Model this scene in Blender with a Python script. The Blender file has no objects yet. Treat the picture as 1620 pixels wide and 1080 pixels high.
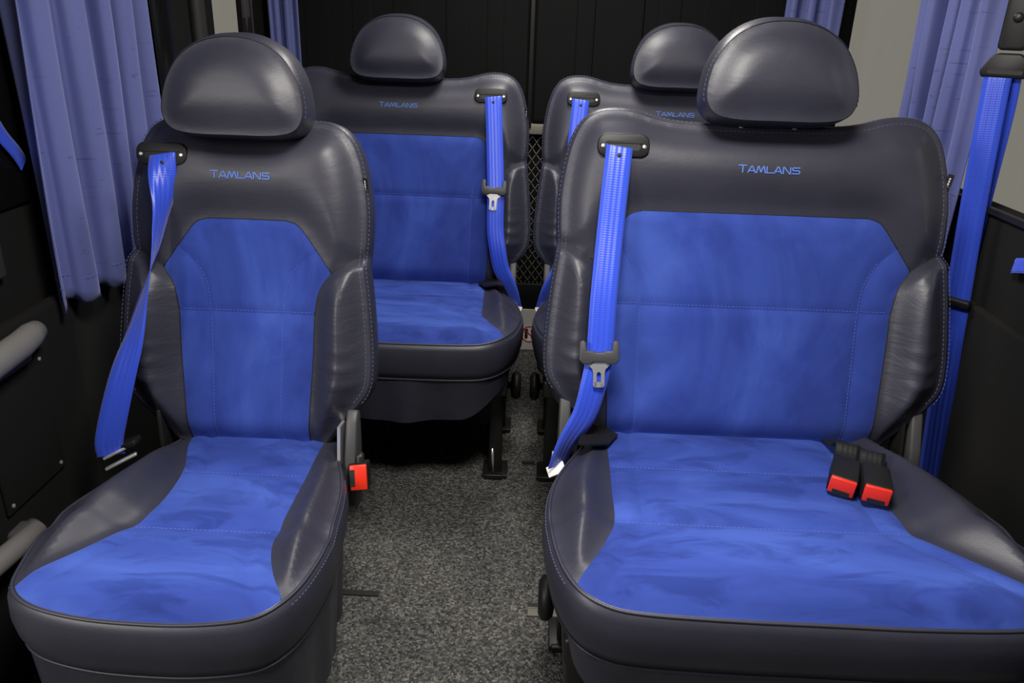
import bpy, bmesh, math, random
import numpy as np
from mathutils import Vector, Matrix
from mathutils.geometry import delaunay_2d_cdt
R = math.radians
random.seed(7)
SC = bpy.context.scene
COL = SC.collection

# ------------------------------------------------------------------ camera
cam_d = bpy.data.cameras.new('camera'); cam = bpy.data.objects.new('camera', cam_d); COL.objects.link(cam)
cam_d.sensor_width = 36.0; cam_d.lens = 1250.0 / 1620.0 * 36.0; cam_d.clip_start = 0.02
cam.matrix_world = (Matrix.Translation((0, 0, 1.2015)) @ Matrix.Rotation(R(1.295), 4, 'Z')
                    @ Matrix.Rotation(R(90 - 22.14), 4, 'X') @ Matrix.Rotation(R(1.865), 4, 'Z'))
SC.camera = cam
# ------------------------------------------------------------------ world: the dim hall outside the windows
W = bpy.data.worlds.new('hall'); SC.world = W; W.use_nodes = True
W.node_tree.nodes['Background'].inputs[0].default_value = (0.235, 0.222, 0.188, 1)
W.node_tree.nodes['Background'].inputs[1].default_value = 0.62
# ------------------------------------------------------------------ ceiling lamps of the van
def area(name, loc, sx, sy, e, col=(1, .95, .88), rot=(0, 0, 0)):
    l = bpy.data.lights.new(name, 'AREA'); l.shape = 'RECTANGLE'; l.size = sx; l.size_y = sy
    l.energy = e; l.color = col
    o = bpy.data.objects.new(name, l); COL.objects.link(o); o.location = loc; o.rotation_euler = rot
    return o
area('ceiling_lamp_light_front', (0.05, 0.72, 1.82), 0.40, 0.36, 19)
area('ceiling_lamp_light_rear', (0.04, 2.15, 1.82), 0.34, 0.50, 10)
def aim(o, to): o.rotation_euler = (Vector(to) - o.location).to_track_quat('-Z', 'Y').to_euler()
aim(area('door_fill_light', (-1.45, -0.10, 1.55), 0.6, 0.7, 15, (1, .95, .90)), (-.5, .9, .5))   # added fill lamp, unseen outside the open side door, to brighten the narrow seat
SC.view_settings.view_transform = 'Standard'; SC.view_settings.look = 'None'
SC.view_settings.gamma = 1.0; SC.view_settings.use_curve_mapping = False
SC.view_settings.exposure = 0.62

# ------------------------------------------------------------------ materials
def mat(name, col, rough=.6, metal=0, spec=.5, sheen=0):
    m = bpy.data.materials.new(name); m.use_nodes = True
    b = m.node_tree.nodes['Principled BSDF']
    b.inputs['Base Color'].default_value = (*col, 1); b.inputs['Roughness'].default_value = rough
    b.inputs['Metallic'].default_value = metal; b.inputs['Specular IOR Level'].default_value = spec
    b.inputs['Sheen Weight'].default_value = sheen
    return m
def N(m, t, **k):
    n = m.node_tree.nodes.new(t)
    for a, v in k.items(): setattr(n, a, v)
    return n
def L(m, a, b): m.node_tree.links.new(a, b)
def bsdf(m): return m.node_tree.nodes['Principled BSDF']
def coords(m, scale=(1, 1, 1), out='Object'):
    t = N(m, 'ShaderNodeTexCoord'); p = N(m, 'ShaderNodeMapping'); p.inputs['Scale'].default_value = scale
    L(m, t.outputs[out], p.inputs['Vector']); return p.outputs['Vector']
def noise(m, vec, scale, detail=3, rough=.5, dist=0):
    n = N(m, 'ShaderNodeTexNoise'); n.inputs['Scale'].default_value = scale; n.inputs['Detail'].default_value = detail
    n.inputs['Roughness'].default_value = rough; n.inputs['Distortion'].default_value = dist
    L(m, vec, n.inputs['Vector']); return n.outputs['Fac']
def ramp(m, fac, stops):
    r = N(m, 'ShaderNodeValToRGB'); e = r.color_ramp.elements
    while len(e) < len(stops): e.new(.5)
    for x, (p, c) in zip(e, stops): x.position = p; x.color = (*c, 1)
    L(m, fac, r.inputs['Fac']); return r.outputs['Color']
def bump(m, h, strength, dist, prev=None):
    b = N(m, 'ShaderNodeBump'); b.inputs['Strength'].default_value = strength; b.inputs['Distance'].default_value = dist
    L(m, h, b.inputs['Height'])
    if prev: L(m, prev, b.inputs['Normal'])
    return b.outputs['Normal']
M = {}
# leather: navy, fine grain, soft creases
m = M['leather'] = mat('navy_leather', (.030, .031, .048), .44, spec=.5)
v = coords(m); g = N(m, 'ShaderNodeTexVoronoi'); g.inputs['Scale'].default_value = 420; L(m, v, g.inputs['Vector'])
b1 = bump(m, g.outputs['Distance'], .07, .001)
b2 = bump(m, noise(m, coords(m, (1, 1, 3)), 14, 2, .5, .6), .05, .010, b1); L(m, b2, bsdf(m).inputs['Normal'])
L(m, ramp(m, noise(m, v, 9, 3), [(.3, (.025, .026, .041)), (.7, (.032, .033, .050))]), bsdf(m).inputs['Base Color'])
m = M['leather_creased'] = M['leather'].copy(); m.name = 'navy_leather_creased'
wv = noise(m, coords(m, (10, 10, 42)), 1.0, 4, .62, 1.2)
old = bsdf(m).inputs['Normal'].links[0].from_socket
L(m, bump(m, wv, .14, .008, old), bsdf(m).inputs['Normal'])
m = M['skirt'] = mat('skirt_vinyl', (.028, .029, .045), .40, spec=.5)
L(m, bump(m, noise(m, coords(m, (1, 1, .6)), 14, 2), .3, .02), bsdf(m).inputs['Normal'])
# suede: brushed nap, lighter and darker where it was stroked
def suede(name, sc, dk):
    m = mat(name, (.06, .10, .50), .95, spec=.15, sheen=.22)
    v = coords(m, sc)
    c1 = ramp(m, noise(m, v, 3.2, 4, .55, 1.4), [(.26, (.022, .040, .215)), (.48, (.033, .064, .315)), (.72, (.056, .108, .44))])
    c2 = ramp(m, noise(m, coords(m, (sc[0] * .8, sc[1] * 1.25, sc[2] * 1.2)), 9, 4, .6, 1.0), [(.38, (dk, dk, dk * 1.1)), (.49, (1, 1, 1)), (.8, (1.1, 1.1, 1.05))])
    x = N(m, 'ShaderNodeMix', data_type='RGBA', blend_type='MULTIPLY'); x.inputs[0].default_value = .75
    L(m, c1, x.inputs[6]); L(m, c2, x.inputs[7]); L(m, x.outputs[2], bsdf(m).inputs['Base Color'])
    bsdf(m).inputs['Sheen Roughness'].default_value = .45; bsdf(m).inputs['Sheen Tint'].default_value = (.2, .36, 1, 1)
    L(m, bump(m, noise(m, coords(m), 900, 2), .12, .001), bsdf(m).inputs['Normal'])
    return m
M['suede'] = suede('blue_suede', (1.2, 1, .7), .84)
M['suede_seat'] = suede('blue_suede_worn', (.8, 1.3, 1), .60)
M['stitch'] = mat('stitch_thread', (.10, .11, .20), .7)
M['stitch_blue'] = mat('blue_stitch_thread', (.10, .15, .62), .7)
M['logo'] = mat('embroidery_blue', (.09, .19, .62), .6)
M['plastic'] = mat('black_plastic', (.010, .010, .011), .48, spec=.35)
M['plastic_grey'] = mat('dark_grey_plastic', (.055, .055, .058), .5)
M['handle_grey'] = mat('grey_soft_plastic', (.16, .155, .15), .5)
m = M['black_fabric'] = mat('black_wall_lining', (.0075, .0075, .0075), .95, spec=.2)
L(m, bump(m, noise(m, coords(m), 500, 2), .2, .001), bsdf(m).inputs['Normal'])
M['wall_trim'] = mat('dark_wall_trim', (.022, .021, .020), .7)
M['chrome'] = mat('steel', (.75, .75, .77), .30, .75)
M['metal_dark'] = mat('dark_metal', (.05, .05, .05), .45, .8)
M['frame_grey'] = mat('painted_frame', (.17, .16, .135), .55)
M['mesh_grey'] = mat('expanded_metal', (.10, .095, .085), .5, .4)
M['white_board'] = mat('white_board', (.60, .60, .55), .6)
M['label_white'] = mat('white_label', (.75, .75, .74), .7)
M['red'] = mat('red_plastic', (.75, .03, .012), .35)
M['sign_red'] = mat('sign_red', (.55, .02, .02), .5)
M['ink'] = mat('black_ink', (.01, .01, .01), .6)
# belt webbing with ribs along its length
def webbing(name, c, rib=5, sheen=.2):
    m = mat(name, c, .38 if sheen else .6, spec=.45, sheen=sheen)
    t = N(m, 'ShaderNodeTexCoord'); s = N(m, 'ShaderNodeSeparateXYZ'); L(m, t.outputs['UV'], s.inputs[0])
    a = N(m, 'ShaderNodeMath', operation='MULTIPLY'); a.inputs[1].default_value = rib * 2 * math.pi; L(m, s.outputs[0], a.inputs[0])
    sn = N(m, 'ShaderNodeMath', operation='SINE'); L(m, a.outputs[0], sn.inputs[0])
    b2 = N(m, 'ShaderNodeMath', operation='MULTIPLY'); b2.inputs[1].default_value = 1400; L(m, s.outputs[1], b2.inputs[0])
    s2 = N(m, 'ShaderNodeMath', operation='SINE'); L(m, b2.outputs[0], s2.inputs[0])
    n1 = bump(m, sn.outputs[0], .26, .001); n2 = bump(m, s2.outputs[0], .12, .0005, n1); L(m, n2, bsdf(m).inputs['Normal'])
    return m
M['belt'] = webbing('blue_webbing', (.030, .080, .66))
M['belt_black'] = webbing('black_webbing', (.009, .009, .010), 5, 0)
# curtain cloth with slubs
def curtain_mat(name, c):
    m = mat(name, c, .55, spec=.4, sheen=.4)
    s = noise(m, coords(m, (1, 26, 190)), 1.0, 2, .5)
    d = tuple(x * .62 for x in c)
    L(m, ramp(m, s, [(.0, c), (.66, c), (.72, d), (1, d)]), bsdf(m).inputs['Base Color'])
    L(m, bump(m, noise(m, coords(m, (8, 8, 300)), 3, 2), .15, .002), bsdf(m).inputs['Normal'])
    bsdf(m).inputs['Sheen Tint'].default_value = (.6, .65, 1, 1)
    return m
M['curtain'] = curtain_mat('blue_curtain_cloth', (.095, .115, .31))
M['curtain_black'] = mat('black_curtain_cloth', (.006, .006, .0065), .9, spec=.15)
# carpet
m = M['carpet'] = mat('loop_carpet', (.1, .1, .1), .95, spec=.15)
v = coords(m); g = N(m, 'ShaderNodeTexVoronoi'); g.inputs['Scale'].default_value = 210; L(m, v, g.inputs['Vector'])
g2 = N(m, 'ShaderNodeTexVoronoi'); g2.inputs['Scale'].default_value = 210; L(m, v, g2.inputs['Vector'])
sp = N(m, 'ShaderNodeSeparateColor'); L(m, g2.outputs['Color'], sp.inputs[0])
c1 = ramp(m, sp.outputs[0], [(.0, (.045, .045, .045)), (.45, (.105, .105, .104)), (.8, (.175, .175, .173)), (1, (.28, .277, .27))])
c2 = ramp(m, noise(m, v, 3.5, 3), [(.35, (.72, .72, .72)), (.65, (1.05, 1.04, 1.0))])
x = N(m, 'ShaderNodeMix', data_type='RGBA', blend_type='MULTIPLY'); x.inputs[0].default_value = 1
L(m, c1, x.inputs[6]); L(m, c2, x.inputs[7]); L(m, x.outputs[2], bsdf(m).inputs['Base Color'])
iv = N(m, 'ShaderNodeMath', operation='SUBTRACT'); iv.inputs[0].default_value = 1; L(m, g.outputs['Distance'], iv.inputs[1])
L(m, bump(m, iv.outputs[0], .9, .006), bsdf(m).inputs['Normal'])
M['ceiling'] = mat('ceiling_lining', (.42, .41, .39), .9)
# clear glass: mostly see-through with a faint reflection
m = M['glass'] = bpy.data.materials.new('window_glass'); m.use_nodes = True; nt = m.node_tree; nt.nodes.clear()
o_ = nt.nodes.new('ShaderNodeOutputMaterial'); mx = nt.nodes.new('ShaderNodeMixShader'); tr = nt.nodes.new('ShaderNodeBsdfTransparent')
gl = nt.nodes.new('ShaderNodeBsdfGlossy'); gl.inputs['Roughness'].default_value = .12; mx.inputs[0].default_value = .07
nt.links.new(tr.outputs[0], mx.inputs[1]); nt.links.new(gl.outputs[0], mx.inputs[2]); nt.links.new(mx.outputs[0], o_.inputs[0])
M['dark_glass'] = mat('tinted_glass', (.006, .006, .006), .25)

# ------------------------------------------------------------------ object helpers
def obj(name, verts, faces, m, parent=None, smooth=True, uv=None):
    me = bpy.data.meshes.new(name); me.from_pydata([tuple(map(float, p)) for p in verts], [], [tuple(f) for f in faces]); me.update()
    if uv is not None:
        lay = me.uv_layers.new(name='uv')
        for lp in me.loops: lay.data[lp.index].uv = uv[lp.vertex_index]
    me.materials.append(M[m] if isinstance(m, str) else m)
    if smooth: me.polygons.foreach_set('use_smooth', [True] * len(me.polygons))
    o = bpy.data.objects.new(name, me); COL.objects.link(o)
    if parent is not None: o.parent = parent
    return o
def empty(name, loc, rz=0):
    o = bpy.data.objects.new(name, None); COL.objects.link(o); o.location = loc; o.rotation_euler = (0, 0, rz); o.empty_display_size = .05
    return o
def tag(o, label, cat, group=None):
    o['label'] = label; o['category'] = cat
    if group: o['group'] = group
    return o
def struct(o): o['kind'] = 'structure'; return o
class MB:
    def __init__(s): s.v = []; s.f = []
    def add(s, vs, fs):
        k = len(s.v); s.v += [tuple(p) for p in vs]; s.f += [tuple(i + k for i in f) for f in fs]
    def box(s, c, d, mtx=None):
        x, y, z = (q / 2 for q in d)
        vs = [Vector((sx * x, sy * y, sz * z)) for sz in (-1, 1) for sy in (-1, 1) for sx in (-1, 1)]
        if mtx is not None: vs = [mtx @ p for p in vs]
        c = Vector(c)
        s.add([p + c for p in vs], [(0, 2, 3, 1), (4, 5, 7, 6), (0, 1, 5, 4), (2, 6, 7, 3), (0, 4, 6, 2), (1, 3, 7, 5)])
        return s
    def lathe(s, prof, c=(0, 0, 0), mtx=None, n=20):     # profile (radius, z) about z, closed at both ends
        vs = []; fs = []; k = len(prof)
        for r, z in prof:
            for i in range(n): a = 2 * math.pi * i / n; vs.append(Vector((r * math.cos(a), r * math.sin(a), z)))
        for j in range(k - 1):
            for i in range(n): fs.append((j * n + i, j * n + (i + 1) % n, (j + 1) * n + (i + 1) % n, (j + 1) * n + i))
        fs.append(tuple(reversed(range(n)))); fs.append(tuple((k - 1) * n + i for i in range(n)))
        if mtx is not None: vs = [mtx @ p for p in vs]
        c = Vector(c); s.add([p + c for p in vs], fs); return s
    def tube(s, pts, r, n=10, caps=True, sq=None):
        pts = [Vector(p) for p in pts]; vs = []; fs = []
        up = Vector((0, 0, 1)); prev = None
        for i, p in enumerate(pts):
            t = (pts[min(i + 1, len(pts) - 1)] - pts[max(i - 1, 0)]).normalized()
            a = prev if prev is not None else (up if abs(t.z) < .9 else Vector((1, 0, 0)))
            b = t.cross(a).normalized(); a = b.cross(t).normalized(); prev = a
            rr = r[i] if isinstance(r, (list, tuple)) else r
            for k in range(n):
                an = 2 * math.pi * k / n
                vs.append(p + rr * (math.cos(an) * a * (sq or 1) + math.sin(an) * b))
        for i in range(len(pts) - 1):
            for k in range(n): fs.append((i * n + k, i * n + (k + 1) % n, (i + 1) * n + (k + 1) % n, (i + 1) * n + k))
        if caps: fs.append(tuple(reversed(range(n)))); fs.append(tuple((len(pts) - 1) * n + k for k in range(n)))
        s.add(vs, fs); return s
    def prism(s, poly, z0, z1, mtx=None):                 # poly in xy extruded in z
        n = len(poly); vs = [Vector((p[0], p[1], z0)) for p in poly] + [Vector((p[0], p[1], z1)) for p in poly]
        fs = [tuple(reversed(range(n))), tuple(range(n, 2 * n))] + [(i, (i + 1) % n, n + (i + 1) % n, n + i) for i in range(n)]
        if mtx is not None: vs = [mtx @ p for p in vs]
        s.add(vs, fs); return s
    def build(s, name, m, parent=None, bevel=0, smooth=False, seg=2):
        o = obj(name, s.v, s.f, m, parent, smooth)
        if bevel:
            bm = bmesh.new(); bm.from_mesh(o.data)
            es = [e for e in bm.edges if len(e.link_faces) == 2 and e.calc_face_angle(0) > .5]
            bmesh.ops.bevel(bm, geom=es, offset=bevel, segments=seg, profile=.5, affect='EDGES'); bm.to_mesh(o.data); bm.free()
            o.data.polygons.foreach_set('use_smooth', [True] * len(o.data.polygons))
            md = o.data; md.update()
        return o
def crom(P, step=.01, closed=False):                      # Catmull-Rom through P, resampled evenly
    P = np.array(P, float)
    Q = np.vstack([P[-1], P, P[0], P[1]]) if closed else np.vstack([2 * P[0] - P[1], P, 2 * P[-1] - P[-2]])
    out = []
    for i in range(1, len(Q) - 2):
        p0, p1, p2, p3 = Q[i - 1:i + 3]
        for t in np.linspace(0, 1, 14, endpoint=False):
            out.append(.5 * ((2 * p1) + (-p0 + p2) * t + (2 * p0 - 5 * p1 + 4 * p2 - p3) * t * t + (-p0 + 3 * p1 - 3 * p2 + p3) * t ** 3))
    out.append(Q[-2]); out = np.array(out)
    s = np.concatenate([[0], np.cumsum(np.linalg.norm(np.diff(out, axis=0), axis=1))])
    n = max(2, int(round(s[-1] / step)) + 1); q = np.linspace(0, s[-1], n)
    r = np.column_stack([np.interp(q, s, out[:, k]) for k in range(out.shape[1])])
    return r[:-1] if closed else r
def join(*cs):                                            # chain curves to a closed polygon, dropping repeated points
    out = []
    for c in cs:
        for p in c:
            if not out or np.hypot(*(np.array(p) - out[-1])) > 1e-4: out.append(np.array(p, float))
    if np.hypot(*(out[0] - out[-1])) < 1e-4: out.pop()
    return np.array(out)
def pdist(P, poly):
    A = poly; B = np.roll(poly, -1, axis=0); d = B - A; l2 = (d * d).sum(1) + 1e-12; out = np.full(len(P), 9.)
    for k in range(0, len(P), 2000):
        p = P[k:k + 2000, None, :]; t = np.clip(((p - A) * d).sum(2) / l2, 0, 1)
        out[k:k + 2000] = np.sqrt((((A + t[..., None] * d) - p) ** 2).sum(2)).min(1)
    return out
def inside(P, poly):
    x, y = P[:, 0], P[:, 1]; r = np.zeros(len(P), bool); j = len(poly) - 1
    for i in range(len(poly)):
        xi, yi = poly[i]; xj, yj = poly[j]
        c = ((yi > y) != (yj > y)) & (x < (xj - xi) * (y - yi) / (yj - yi + 1e-15) + xi); r ^= c; j = i
    return r
def patch(name, poly, base, puff, w, m, parent, place, step=.009):
    """upholstery panel: polygon in pad space, height = base + pillow rising away from its seams; returns (object, surface(u,v))"""
    poly = np.array(poly); a, b = poly.min(0), poly.max(0)
    ys = np.arange(a[1], b[1], step * .866); pts = []
    for i, y in enumerate(ys):
        xs = np.arange(a[0] + (i % 2) * step / 2, b[0], step); pts.append(np.column_stack([xs, np.full(len(xs), y)]))
    pts = np.vstack(pts); pts = pts[inside(pts, poly)]
    if len(pts): pts = pts[pdist(pts, poly) > step * .5]
    allp = [Vector(p) for p in np.vstack([poly, pts])] if len(pts) else [Vector(p) for p in poly]
    r = delaunay_2d_cdt(allp, [], [list(range(len(poly)))], 1, 1e-6)
    P = np.array([tuple(p) for p in r[0]])
    def surf(Q):
        Q = np.atleast_2d(np.array(Q, float)); d = pdist(Q, poly)
        return place(Q, base(Q) + puff * (1 - np.exp(-(d / w) ** 2)))
    V = surf(P); F = [tuple(f) for f in r[2]]
    o = obj(name, V, F, m, parent)
    return o, surf
def offs(poly, closed=True, sm=2):                        # outward unit normals of a ccw polygon
    t = np.roll(poly, -1, 0) - np.roll(poly, 1, 0); n = np.column_stack([t[:, 1], -t[:, 0]]); n /= np.linalg.norm(n, axis=1)[:, None] + 1e-9
    for _ in range(sm): n = n + np.roll(n, 1, 0) + np.roll(n, -1, 0); n /= np.linalg.norm(n, axis=1)[:, None] + 1e-9
    return n
def area2(p): x, y = p[:, 0], p[:, 1]; return .5 * np.sum(x * np.roll(y, -1) - np.roll(x, -1) * y)
def ccw(p): return p if area2(p) > 0 else p[::-1]
def rings(outl, ring_list, base, place, cap=True, fn=None):
    """sweep a closed outline through (outward, dn) rings"""
    n = offs(outl); b0 = base(outl); V = []; k = len(outl); F = []
    for i, (o, dn) in enumerate(ring_list):
        q = outl + n * o; h = b0 + dn
        if fn is not None: q, h = fn(i, q, h)
        V.append(place(q, h))
    V = np.vstack(V)
    for j in range(len(ring_list) - 1):
        for i in range(k): F.append((j * k + i, j * k + (i + 1) % k, (j + 1) * k + (i + 1) % k, (j + 1) * k + i))
    if cap: F.append(tuple(range((len(ring_list) - 1) * k, len(ring_list) * k)))
    return V, F
def stitches(name, lines, m, parent, r=.0006, ln=.0052, gap=.0034):
    """rows of short thread dashes along 3-D polylines"""
    mb = MB()
    for P in lines:
        P = np.array(P); s = np.concatenate([[0], np.cumsum(np.linalg.norm(np.diff(P, axis=0), axis=1))])
        q = np.arange(0, s[-1] - ln, ln + gap)
        f = lambda t: np.column_stack([np.interp(t, s, P[:, k]) for k in range(3)])
        for a, b in zip(f(q), f(q + ln)): mb.tube([a, b], r, 4)
    o = mb.build(name, m, parent); o['kind'] = 'stuff'; return o
def ribbon(name, pts, width, nrm, ang, m, parent, thick=.0016, step=.008):
    """webbing: path, per-point base normal and twist angle (deg); width may vary"""
    K = len(pts); A = np.column_stack([np.array(pts, float), np.array(nrm, float), np.array(ang, float), np.array(width, float)])
    C = crom(A, step * 1.0) if K > 2 else A
    T = np.gradient(C[:, :3], axis=0); V = []; F = []; UV = []; al = 0
    nw = 4
    for i in range(len(C)):
        p = Vector(C[i, :3]); t = Vector(T[i]).normalized(); n = Vector(C[i, 3:6]); n = (n - t * n.dot(t)).normalized(); s = t.cross(n)
        a = R(C[i, 6]); w = s * math.cos(a) + n * math.sin(a); nn = n * math.cos(a) - s * math.sin(a); hw = C[i, 7] / 2
        if i: al += (Vector(C[i, :3]) - Vector(C[i - 1, :3])).length
        for sd in (1, -1):
            for k in range(nw + 1):
                f = (k / nw * 2 - 1) * (1 if sd == 1 else -1)
                V.append(p + w * hw * f + nn * thick / 2 * sd); UV.append(((f + 1) / 2, al))
    c = 2 * (nw + 1)
    for i in range(len(C) - 1):
        for k in range(c): F.append((i * c + k, i * c + (k + 1) % c, (i + 1) * c + (k + 1) % c, (i + 1) * c + k))
    F.append(tuple(range(c))); F.append(tuple(reversed(range((len(C) - 1) * c, len(C) * c))))
    return obj(name, V, F, m, parent, True, UV)
def rrect(w, h, r, n=5):
    out = []
    for cx, cy, a0 in ((w / 2 - r, h / 2 - r, 0), (-w / 2 + r, h / 2 - r, 90), (-w / 2 + r, -h / 2 + r, 180), (w / 2 - r, -h / 2 + r, 270)):
        for i in range(n + 1): a = R(a0 + 90 * i / n); out.append((cx + r * math.cos(a), cy + r * math.sin(a)))
    return out

# ------------------------------------------------------------------ the room: floor, walls, partition
XL, XR, YB = -.95, .96, 2.88
floor = struct(MB().box((0, 1.0, -.02), (2.1, 4.0, .04)).build('floor', 'carpet'))
struct(MB().box((0, 1.0, 1.87), (2.1, 4.0, .04)).build('ceiling', 'ceiling'))
# left wall: door side, open ahead for the added fill lamp, and at the rear side window
lw = MB(); lw.box((XL - .03, 1.645, .93), (.06, 1.59, 1.86)); lw.box((XL - .03, 0, 1.80), (.06, 1.9, .12)); lw.box((XL - .03, 2.66, .50), (.06, .44, 1.0)); lw.box((XL - .03, 2.66, 1.72), (.06, .44, .28)); lw.box((XL - .03, 2.94, .93), (.06, .12, 1.86))
wall_l = struct(lw.build('wall_left', 'black_fabric'))
w1 = struct(MB().box((XL - .035, 2.66, 1.29), (.006, .43, .58)).build('window_1', 'glass'))
# right wall: low trim, long window band
rw = MB(); rw.box((XR + .03, 1.0, .43), (.06, 4.0, .86)); rw.box((XR + .03, 1.0, 1.72), (.06, 4.0, .28)); rw.box((XR + .03, 2.92, 1.22), (.06, .16, .72)); rw.box((XR + .03, -.7, 1.22), (.06, .6, .72))
wall_r = struct(rw.build('wall_right', 'black_fabric'))
w2 = struct(MB().box((XR + .035, 1.22, 1.22), (.006, 3.24, .72)).build('window_2', 'glass'))
MB().box((XR - .002, 1.22, .862), (.012, 3.24, .012)).build('window_seal', 'plastic', w2)
MB().box((XR + .01, 2.0, 1.22), (.05, .10, .72)).build('window_post', 'wall_trim', w2)
# lower trim panels on both sides
tp = struct(MB().box((XR - .012, 1.2, .335), (.024, 3.3, .67)).build('trim_1', 'black_fabric', bevel=.008))
tp = struct(MB().box((XL + .012, 1.64, .335), (.024, 1.56, .67)).build('trim_2', 'black_fabric', bevel=.008))
# unseen dark bulkhead behind the camera, added to cut the frontal fill
struct(MB().box((0, -.98, .93), (2.1, .04, 1.86)).build('fill_block_wall', 'wall_trim'))
# rear wall
struct(MB().box((0, YB + .05, .93), (2.1, .04, 1.86)).build('wall_rear', 'black_fabric'))

# ------------------------------------------------------------------ seats
REC = R(15); CR, SR = math.cos(REC), math.sin(REC)
LETTERS = {  # stroke letters of the embroidered name, unit height, (advance, polylines)
    'T': (1.25, [[(-.12, 1.12), (1.12, 1.12)], [(.55, 1.1), (.55, 0)]]),
    'A': (1.30, [[(0, 0), (.55, 1), (.72, 1), (1.22, 0)], [(.22, .28), (1.0, .28)]]),
    'M': (1.50, [[(0, 0), (.22, 1), (.36, 1), (.70, .12), (1.06, 1), (1.2, 1), (1.42, 0)]]),
    'L': (1.10, [[(.05, 1), (.05, .04), (1.0, .04)]]),
    'N': (1.35, [[(.05, 0), (.05, 1), (.2, 1), (1.05, 0), (1.2, 0), (1.2, 1)]]),
    'S': (1.30, [[(1.2, .97), (.2, .97), (.05, .85), (.05, .64), (.2, .52), (1.05, .50), (1.2, .38), (1.2, .14), (1.05, .03), (.02, .03)]])}
def lettering(name, word, height, centre, surf, m, parent, thick=.17, slant=.0):
    tot = sum(LETTERS[c][0] for c in word) + .12 * (len(word) - 1); x0 = -tot / 2; mb = MB(); s = height
    for c in word:
        for pl in LETTERS[c][1]:
            for a, b in zip(pl[:-1], pl[1:]):
                a = np.array(a, float); b = np.array(b, float); t = (b - a) / np.hypot(*(b - a)); nn = np.array([-t[1], t[0]]) * thick / 2
                a2 = a - t * thick * .35; b2 = b + t * thick * .35
                q = np.array([a2 - nn, b2 - nn, b2 + nn, a2 + nn]) + [x0, -.5]
                uv = q * s + centre
                mb.add([tuple(p) for p in surf(uv, .0006)] + [tuple(p) for p in surf(uv, .0016)], [(0, 1, 2, 3), (4, 5, 6, 7), (0, 1, 5, 4), (1, 2, 6, 5), (2, 3, 7, 6), (3, 0, 4, 7)])
        x0 += LETTERS[c][0] + .12
    return mb.build(name, m, parent)

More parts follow.
